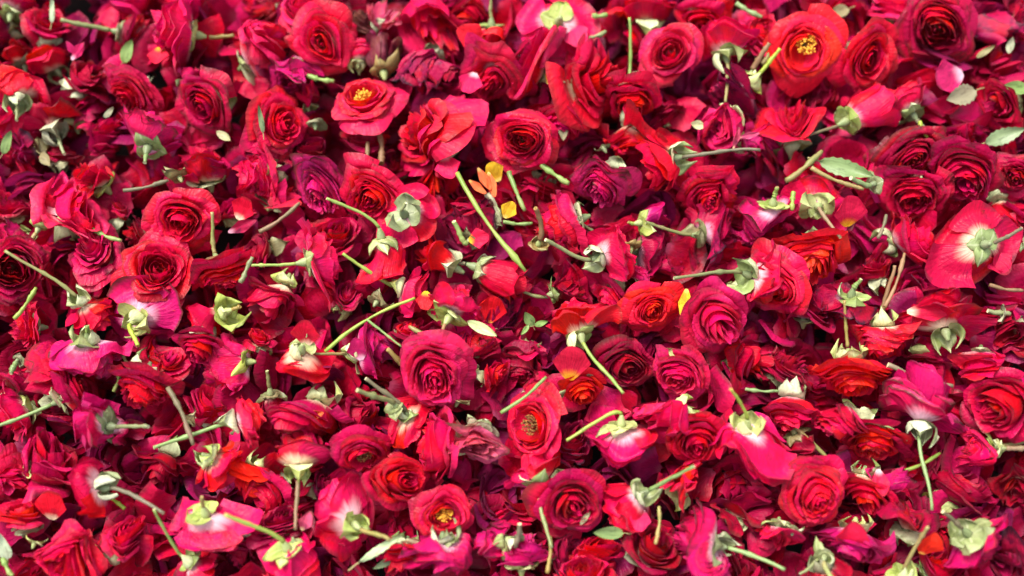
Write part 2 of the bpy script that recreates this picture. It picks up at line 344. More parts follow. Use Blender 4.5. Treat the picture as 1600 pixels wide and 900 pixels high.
N_ROSE = [0]
def rose(x, y, d, direction, tilt, kind, colour, lay, stem, label):
    N_ROSE[0] += 1
    rr = np.random.default_rng(1000+N_ROSE[0]*17)
    ty = dict(TYPES[kind]); ty['n'] = int(ty['n']*rr.uniform(.78, 1.25)); ty['o'] *= rr.uniform(.86, 1.08); ty['H'] *= rr.uniform(.82, 1.15); ty['rp'] *= rr.uniform(.7, 1.5); ty['g'] = rr.choice([2.39996, 2.33, 2.47])
    if kind in ('full', 'tea', 'open'): ty['n'] = max(ty['n'], int(TYPES[kind]['n']*.95)); ty['rp'] = min(ty['rp'], TYPES[kind]['rp']*1.15)
    p, mpp = at(x, y, layer(lay)); r = d*.5*mpp
    if kind == 'bud': r *= 1.25
    r *= 1.18
    if x > 1400 and colour == 'S': colour = 'C'
    M = axes(direction, tilt); base = p - M[:, 2]*(.38*ty['H']*r)
    root = empty("rose", base, M); tag(root, label, "rose", "cut roses heaped together")
    tone = rr.random()
    ps, cf = rose_petals(ty, rr)
    for co in ps: from_grid("petal", PET, co*r, PM['N' if kind == 'open' and colour in 'SP' else colour], root, tone)
    sep = 'sepal_dull' if colour in 'BWD' and rr.random() < .5 else ('sepal_fresh' if rr.random() < .4 else 'sepal')
    calyx(root, min(r, 58*mpp), rr, tone, rr.choice([.0, .05, .15, .85, .95, 1.05, 1.0]) if kind != 'bud' else .15, sep, ty['o'])
    if stem:
        ln, an = stem if isinstance(stem, tuple) else (stem, direction+180)
        lift = R(min(82, max(50, 180-tilt)))
        wd = math.sin(lift)*(math.cos(R(an))*RIGHT+math.sin(R(an))*UP)+math.cos(lift)*TOCAM
        L = ln*mpp/math.sin(lift)
        path = stem_path(M, r, L, wd, rr); rad = mpp*rr.uniform(2.1, 3.1)
        sm = 'stem_bright' if ln > 85 and rr.random() < .5 else rr.choice(['stem', 'stem', 'stem_dull', 'stem_bright'])
        tube_obj("stem", path, [rad*(1.25-.35*i/8+(.12 if i == 8 else 0)) for i in range(9)], GM[sm], root, tone)
    if kind == 'open':
        V, F = [], []
        for k in range(70):
            a, q = rr.random()*6.3, math.sqrt(rr.random())
            b = np.array([.05*math.cos(a), .05*math.sin(a), .08]); e = np.array([.24*q*math.cos(a), .24*q*math.sin(a), .40+.10*rr.random()-.08*q])
            vv, ff = tube([b, e], [.006, .006], 3); F += [tuple(i+len(V) for i in g) for g in ff]; V += list(vv)
            s = .020+.012*rr.random(); n0 = len(V); V += [e+np.array(o)*s for o in ((1, 0, 0), (0, 1, 0), (-1, 0, 0), (0, -1, 0), (0, 0, 1), (0, 0, -1))]
            F += [tuple(n0+i for i in g) for g in ((0, 1, 4), (1, 2, 4), (2, 3, 4), (3, 0, 4), (1, 0, 5), (2, 1, 5), (3, 2, 5), (0, 3, 5))]
        me = bpy.data.meshes.new("stamens"); me.from_pydata([tuple(c*r for c in v) for v in V], [], F)
        st = link("stamens", me, POLLEN_DRY if colour == 'P' else POLLEN, root, 0.5); st["kind"] = "stuff"
    return root

def loose_petal(x, y, d, an, tilt, colour, lay, label, narrow=1.0, cat="petal"):
    N_ROSE[0] += 1
    rr = np.random.default_rng(5000+N_ROSE[0]); p, mpp = at(x, y, layer(lay)); r = d*mpp*.5
    M = axes(an, tilt)
    T2 = PT*(1-.30*np.abs(PS)**2.4)
    wv = (.16+.84*np.clip(PT*1.35, 0, 1)**.85)*narrow*np.where(PT > .8, 1-.25*(PT-.8)/.2, 1)
    X = (T2-.5)*2; Y = PS*wv*.92
    Z = .30*PS**2*PT + .22*(T2-.5)**2*2 + .07*np.sin(PS*4+rr.random()*6)*PT + .05*np.sin(T2*7+rr.random()*6) - .30*PT**4*rr.random() + rr.uniform(.05, .16)*(np.abs(((PS*rr.uniform(1, 2.4)+rr.random()) % 2)-1)-.5)*PT
    co = np.stack([Y, Z, X], -1)*r           # local z runs from foot to tip
    me_o = from_grid("loose_petal", PET, co, PM[colour], None, rr.random())
    m = Matrix.Identity(4)
    for i in range(3):
        for j in range(3): m[i][j] = M[i][j]
    # turn about its own length so that its face looks at the sky
    a = M[:, 2]; f = TOCAM - a*np.dot(a, TOCAM); f /= np.linalg.norm(f); xx = np.cross(f, a)
    B = np.stack([xx, f, a], 1)
    for i in range(3):
        for j in range(3): m[i][j] = B[i][j]
    m.translation = Vector(p); me_o.matrix_world = m
    tag(me_o, label, cat, "loose petals on the heap"); return me_o
def leaf(x, y, ln, an, tilt, mat, lay, label, wide=.42, serr=True):
    N_ROSE[0] += 1
    rr = np.random.default_rng(7000+N_ROSE[0]); p, mpp = at(x, y, layer(lay)); r = ln*mpp*.5
    a = axes(an, tilt)[:, 2]; f = TOCAM-a*np.dot(a, TOCAM); f /= np.linalg.norm(f); B = np.stack([np.cross(f, a), f, a], 1)
    n = 15; V = []; F = []
    for i in range(n):
        t = i/(n-1); wv = wide*math.sin(math.pi*min(1, t**.8))**.8+.004
        wv *= 1+(.10 if i % 2 else -.06)*serr
        for s in (-1, -.5, 0, .5, 1):
            V.append((s*wv*r, (.16*abs(s)*wv*2 - .02*(s == 0) + (.18 if mat.startswith('leaf') else .5)*(t-.5)**2*2+.05*math.sin(6*t+s*2))*r, ((t-.5)*2)*r))
    for i in range(n-1):
        for j in range(4): F.append((i*5+j, i*5+j+1, i*5+j+6, i*5+j+5))
    me = bpy.data.meshes.new("blade"); me.from_pydata(V, [], F)
    uv = me.uv_layers.new(name="UVMap")
    for lp in me.loops: uv.data[lp.index].uv = ((lp.vertex_index % 5)/4, (lp.vertex_index//5)/(n-1))
    me.polygons.foreach_set("use_smooth", np.ones(len(F), bool))
    root = empty("leaf", p, B); tag(root, label, "leaf"); link("blade", me, GM[mat], root, rr.random())
    if mat.startswith('leaf'): tube_obj("leaf_stalk", [np.array([0, .10*r+.18*.5*r*0, -1.0*r])+np.array([0, .06*r*k, -.14*r*k]) for k in range(4)], [.035*r]*4, GM['stem'], root, .5, 5)
def loose_stem(x0, y0, x1, y1, wpx, mat, lay, label, bend=.04, lay2=None, twig=None):
    N_ROSE[0] += 1
    rr = np.random.default_rng(9000+N_ROSE[0])
    a, mpp = at(x0, y0, layer(lay)); b, _ = at(x1, y1, layer(lay if lay2 is None else lay2))
    c = (a+b)/2; L = np.linalg.norm(b-a); sd_ = np.cross((b-a)/L, TOCAM)
    t = np.linspace(0, 1, 13); off = bend*L*np.sin(np.pi*t)
    path = [a-c+(b-a)*q+sd_*o_+TOCAM*.02*L*math.sin(math.pi*q) for q, o_ in zip(t, off)]
    root = empty("twig", c); tag(root, label, "stem")
    rad = wpx*.39*mpp
    tube_obj("stalk", path, [rad*(1.0+.18*math.sin(9*q+rr.random())+(.25 if i in (4, 9) else 0)-.2*q) for i, q in enumerate(t)], GM[mat], root, rr.random(), 8)
    if twig:
        q, x2, y2 = twig; e, _ = at(x2, y2, layer(lay)); s = path[int(q*12)]
        tube_obj("side_shoot", [s+(e-c-s)*k/5 for k in range(6)], [rad*.8*(1-.05*k) for k in range(6)], GM[mat], root, rr.random(), 7)
def spent_calyx(x, y, d, direction, tilt, sep, lay, stem, label, refl=.3, ln=1.0):
    N_ROSE[0] += 1
    rr = np.random.default_rng(11000+N_ROSE[0]); p, mpp = at(x, y, layer(lay)); r = d*.75*mpp
    M = axes(direction, tilt); root = empty("spent_calyx", p, M); tag(root, label, "calyx", "calyxes that lost their petals")
    tone = rr.random(); calyx(root, r, rr, tone, refl, sep, .35, ln, 1.15)
    if stem:
        ln_, an = stem; lift = R(min(84, max(35, 180-tilt)))
        wd = math.sin(lift)*(math.cos(R(an))*RIGHT+math.sin(R(an))*UP)+math.cos(lift)*TOCAM
        path = stem_path(M, r, ln_*mpp/math.sin(lift), wd, rr); rad = mpp*3.6
        tube_obj("stem", path, [rad*(1.2-.03*i) for i in range(9)], GM[rr.choice(['stem', 'stem_dull', 'stem_bright'])], root, tone)

# ------------------------------------------------------------------ ground and the buried mass of the heap
gp = bpy.data.meshes.new("ground"); gv = [(-4, -4, -.11), (4, -4, -.11), (4, 4, -.11), (-4, 4, -.11)]
gp.from_pydata(gv, [], [(0, 1, 2, 3)]); go = link("ground", gp, EARTH); go["kind"] = "structure"
def buried(name, label, mats, gen):
    V, F, U, MI = [], [], [], []; nv = 0
    uvq = np.stack([(LS.ravel()+1)/2, LT.ravel()], 1)
    for co, mi in gen:
        V.append(co.reshape(-1, 3)); F.append(np.array(LF)+nv); MI.append(np.full(len(LF), mi)); nv += LS.size
    V = np.concatenate(V); F = np.concatenate(F); MI = np.concatenate(MI)
    me = bpy.data.meshes.new(name)
    me.vertices.add(len(V)); me.vertices.foreach_set("co", V.astype(np.float32).ravel())
    me.loops.add(F.size); me.loops.foreach_set("vertex_index", F.astype(np.int32).ravel())
    me.polygons.add(len(F)); me.polygons.foreach_set("loop_start", np.arange(0, F.size, 4, dtype=np.int32))
    me.polygons.foreach_set("material_index", MI.astype(np.int32)); me.polygons.foreach_set("use_smooth", np.ones(len(F), bool))
    uv = me.uv_layers.new(name="UVMap"); uv.data.foreach_set("uv", uvq[F.ravel() % LS.size].astype(np.float32).ravel())
    me.update(); me.validate()
    for m in mats: me.materials.append(m)
    o = link(name, me, None, None, .5); o["kind"] = "stuff"; o["label"] = label; return o
SOFT = dict(TYPES['back'], rp=.016, cr=.03)
def gen_clusters():
    rr = np.random.default_rng(3)
    for gy in np.arange(-330, 1230, 50):
        for gx in np.arange(-420, 2020, 50):
            out = gx < -60 or gx > 1660 or gy < -60 or gy > 960
            x, y = gx+rr.uniform(-26, 26), gy+rr.uniform(-26, 26)
            p, mpp = at(x, y, layer(rr.uniform(.6, 2.4) if out else rr.uniform(-2.4, -.1)))
            r = rr.uniform(52, 68)*mpp; M = axes(rr.uniform(0, 360), rr.uniform(20, 130))
            ty = dict(TYPES[rr.choice(['semi', 'back', 'tea', 'back'])], rp=.016, cr=.06); ps, _ = rose_petals(ty, rr, LS, LT); mi = int(rr.integers(0, 5))
            for co in ps[-10:]: yield co*r @ M.T + p, mi
    for k in range(1900):                                   # single petals that fell between them
        x, y = rr.uniform(-380, 1980), rr.uniform(-300, 1200); p, mpp = at(x, y, layer(rr.uniform(-1.2, 1.3)))
        r = rr.uniform(34, 52)*mpp; M = axes(rr.uniform(0, 360), rr.uniform(0, 180))
        co = petal_co(LS, LT, .9, 0., SOFT, rr) - np.array([.5, 0, .2])
        yield co*r*1.5 @ M.T + p, int(rr.integers(0, 5))
buried("buried_petals", "mass of buried crimson petals filling the dark gaps under the roses", [BURIED[c] for c in 'CDWSP'], gen_clusters())

# ------------------------------------------------------------------ the roses, one line each: x, y, width, way the bloom points, turn from the viewer, kind, colour, height in heap, stem, label
ROSES = [
 (22,5,82,90,115,'back','P',2,0,"blurred pink rose with green calyx in the very top left corner"),
 (75,42,78,60,45,'wilt','C',2.2,0,"ruffled crimson rose with a pale green sliver across it, near the top left corner"),
 (4,48,60,180,80,'wilt','W',1,0,"dark wine rose cut by the left edge under the corner pink rose"),
 (38,88,66,100,100,'semi','D',1,0,"small deep red rose above the pale-footed scarlet rose at the left edge"),
 (78,94,66,120,70,'semi','S',1.4,0,"small scarlet rose under the ruffled crimson rose by the top left corner"),
 (130,122,80,50,65,'semi','D',2,0,"deep red loose rose below the small magenta petals at upper left"),
 (30,136,84,100,118,'back','S',3,(26,285),"scarlet rose with broad green sepals pointing down at the left edge, upper part"),
 (205,55,74,-10,112,'back','D',1.3,(64,172),"deep red rose with a double green stem reaching left, near the top"),
 (275,48,128,172,72,'full','P',3,(40,5),"large layered pink-red rose lying on its side at the top, sepals to its right"),
 (208,146,88,240,50,'full','P',2,0,"frilly pink-red rose beside a small white sepal, left of the cupped crimson rose"),
 (322,158,110,250,28,'tea','C',3,0,"round crimson rose with a tight cupped heart at upper left"),
 (302,120,46,60,100,'wilt','M',3,0,"shrivelled purple bud on top of the round cupped crimson rose"),
 (236,212,100,90,125,'wilt','M',3,(15,270),"withered purple-magenta rose with broken yellowish calyx at upper left"),
 (405,85,100,30,70,'wilt','P',2,0,"crumpled pink-red rose right of the large layered rose, near the top"),
 (430,202,116,5,40,'full','S',3,0,"upright oval scarlet rose with a green leaf sliver on its left rim"),
 (322,262,86,100,75,'wilt','C',2,0,"folded dull crimson rose right of the withered purple one with yellowish calyx"),
 (150,275,94,120,55,'semi','S',2.3,0,"scarlet rose with loose fanned petals left of a thin grey stem"),
 (75,190,85,130,112,'back','D',2,(34,300),"deep red rose showing a round green hip at its lower right, upper left area"),
 (165,215,72,40,70,'wilt','C',1,0,"crumpled crimson rose between the round green hip and the withered purple rose"),
 (120,176,80,90,80,'semi','C',1,0,"half hidden crimson rose below the loose deep red rose at upper left"),
 (40,240,78,200,60,'wilt','W',1,0,"wine coloured wilted rose at the left edge above grey-green sepals"),
 (95,242,60,90,100,'semi','D',1,0,"small deep red rose under the grey-green bract, left of the fanned scarlet rose"),
 (395,266,72,180,80,'wilt','P',2,0,"small bright pink rose with a white streak below the oval scarlet rose"),
 (485,22,108,100,40,'full','P',2,0,"pink-red rose at the top edge tucked behind a concentric scarlet rose"),
 (502,65,105,280,16,'tea','S',3.2,0,"concentric scarlet rose facing up beside the top edge, petals in neat rings"),
 (412,20,62,200,60,'wilt','D',0.6,0,"small dark wilted rose in the top edge gap left of the ringed scarlet rose"),
 (462,120,78,270,60,'wilt','M',2,0,"magenta wilted rose under the ringed scarlet rose"),
 (560,82,62,90,100,'semi','P',2,0,"small pink rose with a pale yellow petal foot right of the ringed scarlet rose"),
 (596,88,74,100,110,'bud','B',2.2,0,"dried brown rosebud with veined papery petals near the top"),
 (558,36,54,45,70,'wilt','B',1.6,0,"shrivelled brown rose above the dried brown bud"),
 (592,14,64,90,70,'wilt','F',2,0,"faded cream-pink rose at the top edge above the dried brown bud"),
 (570,158,106,100,38,'open','S',3,0,"wide open scarlet rose with golden stamens and browned upper rim"),
 (668,42,100,270,70,'wilt','P',2,0,"pink-red wilted rose with a blackened petal, at the top edge"),
 (768,60,82,270,112,'back','S',2,(28,90),"scarlet rose hanging below a fat green hip at the top edge"),
 (684,115,98,300,65,'wilt','W',2,0,"wine coloured crumpled rose beside the dark hollow under the blackened petal"),
 (768,122,104,250,55,'full','P',2.2,0,"ragged pink-red rose with magenta petal edges above the broad folded rose"),
 (482,150,62,90,80,'wilt','P',1.4,0,"small torn pink rose between the oval scarlet rose and the open stamened one"),
 (474,242,72,60,60,'semi','D',1,0,"deep red rose in shadow right of the oval scarlet rose"),
 (415,278,86,200,60,'full','P',2,0,"pink-red rose directly beneath the oval scarlet rose"),
 (580,225,96,80,72,'semi','D',1,0,"deep red rose with two short brown stems standing in front of it"),
 (500,290,88,260,45,'full','M',2,0,"frilly magenta-pink rose left of the flat rose with tiny stamens"),
 (583,300,108,250,28,'full','S',3,0,"flat scarlet-pink rose just above the white-green star calyx"),
 (672,210,132,150,55,'full','S',3,0,"broad scarlet rose with big folded petals turning magenta at the lower right"),
 (678,288,86,270,60,'semi','S',1.2,0,"scarlet rose peeping out beneath the broad folded rose"),
 (816,222,114,200,14,'full','S',3.3,0,"round bright scarlet rose facing up with a small rolled heart, top centre"),
 (868,48,116,240,167,'tea','P',2,0,"pink rose upside down showing a pale green star calyx at the top"),
 (828,105,96,160,60,'wilt','P',2,0,"pink wilted rose with a drooping fold left of the deep orange-red tea rose"),
 (1005,14,88,90,90,'semi','S',2,0,"scarlet rose at the top edge right of a thin upright green stem"),
 (982,152,112,265,60,'full','S',3,(92,92),"scarlet rose tipped away from its thin upright green stem, top centre"),
 (1000,58,76,200,70,'semi','C',1,0,"crimson rose half hidden behind the neat frilled pink-red rose"),
 (922,126,112,15,50,'tea','S',2.8,0,"scarlet rose opening right with tall smooth petals, left of the upright stem"),
 (1047,86,98,200,14,'tea','P',3.2,0,"neat frilled pink-red rose facing up right of the upright green stem"),
 (1097,32,86,270,35,'tea','S',2,0,"cupped scarlet rose by the top edge behind the pale-footed pink rose"),
 (1130,66,100,95,115,'back','P',3,(66,262),"pink-red rose standing on a pale calyx with a straight olive stem below"),
 (1190,52,76,60,50,'full','P',2,0,"pink-red rose at the top left of the orange-red single rose"),
 (1158,148,86,230,105,'wilt','W',2.2,(56,50),"withered wine rose on a pale knobbed calyx with stem going up right"),
 (878,188,78,250,60,'semi','P',2,0,"pink rose with one tall bent petal right of the round bright scarlet rose"),
 (977,214,98,250,70,'wilt','S',2.2,0,"scarlet crumpled rose hanging under the one tipped from its upright stem"),
 (1028,250,94,185,110,'back','S',3,(112,3),"scarlet rose with hairy green calyx and long jointed green stem pointing right"),
 (1125,202,100,200,60,'wilt','P',3,0,"folded pink-red rose between a green sepal chip and two white petals"),
 (945,286,98,250,55,'full','M',3,0,"pale magenta bleached rose with ruffled rim near the picture's upper middle"),
 (1108,305,96,260,50,'full','S',2.2,0,"scarlet rose below the long jointed green stem"),
 (1035,180,72,90,80,'semi','D',0.2,0,"deep red rose sunk in the dark hollow under the neat frilled rose"),
 (1186,225,70,0,70,'wilt','M',1.2,0,"small magenta wilted rose right of the two white petals"),
 (845,296,66,250,70,'semi','D',0.8,0,"deep red rose in shadow below the round bright scarlet rose"),
 (1258,70,112,260,14,'open','O',3.3,0,"orange-red single rose with bright yellow stamens at upper right"),
 (1357,88,122,270,25,'tea','S',3,0,"big scarlet rose with a dark hollow heart right of the orange-red stamened rose"),
 (1465,45,120,240,30,'full','C',2.6,0,"large deep crimson rose full of ruffles by the top edge at right"),
 (1548,48,92,0,60,'semi','W',1.2,0,"wine coloured rose at the top edge right of the large ruffled crimson rose"),
 (1592,42,70,0,60,'semi','C',1,0,"crimson rose cut by the right edge near the top"),
 (1395,14,72,90,60,'wilt','P',1.2,0,"small crumpled pink rose at the top edge between two large red ones"),
 (1238,192,98,90,60,'wilt','S',2,0,"scarlet crumpled rose directly below the orange-red stamened rose"),
 (1352,176,84,25,100,'bud','P',2.6,(66,197),"starry half open bud with swollen green hip and stem pointing left"),
 (1412,160,82,120,105,'back','P',2,(80,308),"pink rose tilted left on a green calyx, its pale stem running down right"),
 (1425,240,118,270,35,'full','D',2,0,"deep red velvety rose below the starry bud with green hip"),
 (1565,165,92,200,70,'wilt','C',2,0,"crimson wilted rose beside the oval green leaf at the right edge"),
 (1508,214,62,30,60,'wilt','S',1.4,0,"small crumpled scarlet rose below the dry brown leaf"),
 (1558,108,92,100,70,'semi','D',1,0,"deep red rose above the oval green leaf at the right edge"),
 (1505,272,112,250,45,'full','S',3,0,"full scarlet rose right of the velvety deep red one"),
 (1587,275,86,200,40,'full','S',2.2,0,"full scarlet rose cut by the right edge, level with its twin inward"),
 (1288,282,80,90,60,'semi','C',1,0,"crimson rose under the flat green leaf and pale cut stems"),
 (118,330,98,45,55,'semi','P',2.8,0,"pink-red rose opening right of upright pale green sepals at the left"),
 (70,335,52,75,110,'bud','C',2.2,(40,235),"narrow crimson bud wrapped in upright pale green sepals at the left"),
 (188,330,62,90,70,'semi','C',1,0,"small crimson rose above the short green stem left of the fringed flat rose"),
 (283,342,116,270,18,'full','S',3.1,0,"flat fringed scarlet rose with tiny yellow stamens at left"),
 (213,366,62,200,60,'semi','D',1,0,"deep red rose squeezed between three big scarlet ones at left"),
 (152,396,100,90,40,'full','C',2.7,0,"shallow crimson rose left of the bright upfacing scarlet one"),
 (242,424,114,70,18,'full','S',3.2,0,"bright upfacing scarlet rose with a pointed heart petal at left"),
 (15,420,104,0,30,'full','C',2.8,0,"smooth crimson rose cut by the left edge above the thick bright stem"),
 (348,424,92,300,70,'full','S',2.8,(66,92),"scarlet rose lying under a calyx whose pale stem points straight up"),
 (140,490,80,300,108,'back','S',3.2,(118,143),"scarlet rose on a thick bright green stem that points up left"),
 (42,512,78,180,60,'full','P',2,0,"pink-red rose below a short green stem at the left edge"),
 (30,600,78,60,110,'semi','C',1.6,(24,250),"crimson rose with a round grey hip at the left edge"),
 (232,490,112,45,148,'back','M',2,(40,312),"magenta rose upside down with silvery calyx and short brown stem, under the bright upfacing rose"),
 (332,496,96,200,110,'semi','S',2.2,(15,20),"smooth scarlet rose with a pale grey-white sepal at its right side"),
 (140,552,96,265,115,'back','M',3,(12,70),"pink-magenta rose hanging from a dark green cupped calyx at left"),
 (247,560,102,60,60,'wilt','C',2,0,"ruffled crimson rose below the upside down magenta one with silvery calyx"),
 (313,542,74,260,45,'tea','C',3,0,"small tidy crimson rose with rolled petals below the grey-white sepal"),
 (362,565,86,180,95,'wilt','P',2.2,0,"pink wilted rose on its side with a round greenish hip at right"),
 (85,592,110,90,60,'wilt','C',2,0,"broad crumpled crimson rose at left above the long pale stem"),
 (20,325,66,90,60,'wilt','C',1,0,"crumpled crimson rose at the left edge beside upright pale sepals"),
 (22,374,60,200,80,'semi','M',1,0,"magenta rose at the left edge just above the smooth crimson one"),
 (505,405,104,10,104,'back','P',3,(66,183),"pointed pink-red rose on its side with stem to the left"),
 (520,368,92,60,40,'tea','C',2,0,"crimson rose behind the pointed pink-red one, right of a dark green stem"),
 (640,346,106,300,160,'tea','P',3,(14,45),"pink-white rose upside down with a whitish star calyx, centre left"),
 (603,406,86,280,105,'bud','P',2.8,(88,150),"plump pink-red bud with two big green sepals and a stem going up left"),
 (645,458,76,-20,105,'semi','P',2,(88,146),"pink rose with spotted olive calyx on a bright stem angled up left"),
 (688,405,74,150,90,'bud','S',2.2,0,"tight scarlet bud with a browned sepal left of centre"),
 (777,430,92,-20,85,'bud','S',2.2,(12,160),"scarlet bud with an open greyish sepal cup, left of a pointed stem tip"),
 (715,475,102,60,125,'back','P',3,(20,245),"pink-red rose with one long pale green pointed sepal below, at centre"),
 (682,580,122,265,25,'full','P',3.3,0,"large bright pink-red rose facing up, left of centre below the long sepal"),
 (467,568,124,250,130,'semi','S',2.8,0,"loose scarlet rose with few broad petals meeting at a pale yellow centre"),
 (405,530,58,90,70,'semi','S',1.8,0,"small scarlet rose with one smooth bright petal left of the loose broad petalled one"),
 (435,468,106,250,70,'semi','C',2.2,0,"crimson rose with spreading shadowed petals below the pointed pink-red one"),
 (580,552,92,0,102,'semi','M',2,(48,180),"magenta-red rose with hollow dark green calyx at its left"),
 (635,515,56,60,60,'semi','S',1,0,"small scarlet rose under the long thin forked stem"),
 (745,342,100,200,70,'wilt','W',2,0,"wilted wine-purple rose left of the long diagonal green stem"),
 (430,300,80,60,60,'wilt','P',1,0,"small pink wilted rose above the dark green loose stem"),
 (410,392,70,200,60,'semi','D',1,0,"deep red rose left of the pointed pink-red one's pale sepals"),
 (770,592,62,0,80,'semi','S',1.6,0,"slim scarlet rose right of the large bright pink-red one"),
 (792,502,66,60,60,'wilt','W',1,0,"wine wilted rose beside the tiny green leaf sprig"),
 (880,352,100,200,84,'wilt','P',3,0,"pink rose lying on edge with fringed vertical petals, above the pale bent stem"),
 (955,395,102,20,116,'back','P',3,(78,156),"pink-red rose with chalky calyx and pale green stem pointing up left, centre"),
 (1020,345,76,10,110,'wilt','M',2,(10,170),"magenta rose with a dull green ragged calyx, under the pale bleached rose"),
 (1012,402,76,-20,105,'wilt','W',1.2,(90,152),"wine rose with withered brown-green calyx on a pale slanting stem"),
 (1118,368,100,0,100,'semi','W',2,(76,165),"wine-red rose with a brown hip and thick brownish stem pointing left"),
 (1192,438,94,-18,110,'back','P',3,(110,185),"pink rose with pinkish-white calyx and long pink stem pointing left"),
 (885,452,82,20,90,'semi','D',2,(68,163),"dark smooth petalled rose on a stem with a cut tip, left of centre right"),
 (900,500,98,105,118,'back','S',3,(92,308),"scarlet rose with large spread top petal, whitish calyx and dark stem downwards"),
 (1018,482,90,270,25,'full','O',3,0,"round orange-red rose beside a yellow petal, right of centre"),
 (1122,502,128,290,30,'tea','P',3.2,0,"large satiny pink rose with open cupped heart right of the orange-red one"),
 (978,565,84,270,20,'tea','D',2,0,"deep crimson spiral rose in shade between two pink-red ones"),
 (1062,582,104,240,40,'full','P',2.8,0,"layered pink-red rose right of the deep crimson spiral one"),
 (1168,568,96,0,60,'semi','C',1.2,0,"shadowed crimson rose below the large satiny pink one"),
 (822,562,76,250,60,'wilt','D',1,0,"deep red wilted rose below the tiny green leaf sprig"),
 (1003,432,36,60,80,'wilt','M',2.4,0,"tiny shrivelled magenta bud above the round orange-red rose"),
 (952,462,72,250,60,'wilt','P',1,0,"crumpled pink rose between the chalky calyx and the orange-red rose"),
 (1205,338,86,270,120,'back','M',2.2,(18,90),"magenta rose under a silver-grey split calyx, right of centre top"),
 (1278,318,96,45,160,'tea','P',2,(52,292),"pink rose upside down under a green five-pointed calyx with curled stem"),
 (1278,398,116,265,65,'full','O',3,0,"orange-red rose lying flat with fanned upper petals, right of centre"),
 (1213,440,110,200,40,'full','S',2.8,0,"scarlet rose with deep folds at the end of the pink stem"),
 (1258,480,84,90,70,'semi','W',1.4,0,"wine-magenta rose between the fanned orange-red rose and a pale upright stem"),
 (1325,480,92,265,120,'back','W',2.4,(18,60),"purplish wine rose hanging from a pale yellow-green calyx at right"),
 (1415,368,84,30,60,'wilt','P',2,0,"curly pink-red rose beside a dark twig at right"),
 (1372,420,60,100,90,'semi','C',1.4,0,"crimson rose with a yellow petal foot left of the dark twig"),
 (1425,302,100,240,50,'full','C',2,0,"full crimson rose right of the loose red petal with yellow foot"),
 (1515,386,148,200,171,'tea','C',3,(34,35),"big crimson rose upside down with a large pale calyx and olive stem at right"),
 (1382,530,92,270,75,'full','S',2.8,(84,78),"scarlet rose under grey sepals at the lower end of the dark twig"),
 (1470,492,132,95,116,'back','C',3,0,"crimson rose with a folded white-green calyx cup below the big upside down one"),
 (1330,585,122,270,68,'full','O',2.8,(74,96),"orange-red rose lying flat beneath a pale upright stem at right"),
 (1225,572,100,60,60,'wilt','D',1,0,"deep red wilted rose in the dark gap left of the pale upright stem"),
 (1585,525,82,200,60,'semi','D',1.8,0,"deep red rose cut by the right edge at mid height"),
 (1530,575,90,250,60,'semi','P',2,0,"pink-red rose at right above a large scarlet one"),
 (1442,572,86,250,60,'semi','D',1,0,"deep red rose under the grey loose twig at right"),
 (1568,330,80,270,60,'semi','C',1,0,"crimson rose in shade at the right edge above the big upside down one"),
 (112,615,88,30,100,'full','C',2.8,(112,202),"crimson rose with pale calyx on a long whitish stem reaching the left edge"),
 (22,642,94,200,60,'semi','P',2,0,"pink-red rose at the left edge under the long whitish stem"),
 (222,602,98,260,60,'full','P',2.9,0,"pink-red frilled rose beside the top of a grey twig at left"),
 (152,665,96,180,112,'wilt','M',3,(58,2),"fading magenta rose with brown stained petal and stem to the right, lower left"),
 (75,712,104,60,60,'semi','C',2,0,"crimson rose with loose pointed petals at lower left"),
 (5,740,90,0,60,'semi','P',2,0,"pink-red rose cut by the left edge, lower part"),
 (32,808,90,90,70,'semi','S',2,0,"scarlet rose with big plain petals in the lower left corner area"),
 (145,765,98,190,112,'back','P',3,(100,343),"pink-red rose with striped calyx and pale stem pointing right, lower left"),
 (108,870,106,270,14,'full','S',3.2,0,"round scarlet rose facing up at the bottom left"),
 (190,850,86,60,60,'wilt','P',2,0,"pink wilted rose just right of the round bottom left one"),
 (310,892,80,310,112,'back','P',2,(88,112),"pink rose at the bottom edge under a bright green upright stem"),
 (328,822,110,275,125,'back','P',3,(20,82),"pink-red rose hanging from a large pale green calyx, lower left"),
 (345,728,92,-40,112,'back','S',2.8,0,"scarlet rose at the foot of the grey twig with a silvery calyx"),
 (388,652,86,15,106,'back','P',3,(106,198),"pink-red rose with pale ribbed calyx and green stem pointing left, crossing the grey twig"),
 (250,728,82,250,60,'semi','D',1.2,0,"deep red rose between two green stems at lower left"),
 (325,640,72,60,60,'semi','C',1,0,"small crimson rose behind the grey twig"),
 (392,745,76,250,60,'semi','O',2,0,"orange-red petalled rose left of the pale downward stem, lower left"),
 (380,862,76,250,60,'wilt','W',1,0,"wine wilted rose near the bottom edge under a slanting pale stem"),
 (458,876,100,285,122,'back','P',2.9,(92,143),"pink rose upturned at the bottom edge with orange petal foot and pale stem up left"),
 (425,640,62,270,112,'bud','D',1.8,(28,90),"dark rosebud with a deep green pointed calyx, left of the shallow crimson rose"),
 (490,650,118,260,56,'semi','C',2.6,0,"shallow crimson rose holding a small orange petal, below the loose scarlet one"),
 (465,708,116,95,114,'back','C',3,(68,272),"bell shaped crimson rose standing on a pale downward stem, lower left of centre"),
 (505,760,58,30,80,'wilt','W',1.4,0,"small purple wilted rose right of the pale downward stem"),
 (418,768,88,200,60,'semi','C',1,0,"crimson rose in shade under the orange-red petals, lower left"),
 (438,815,82,80,60,'full','D',2,0,"deep red layered rose above the slanting pale stem near the bottom"),
 (568,706,94,300,50,'open','P',3,0,"open pink-red rose with dark brown stamens, lower middle"),
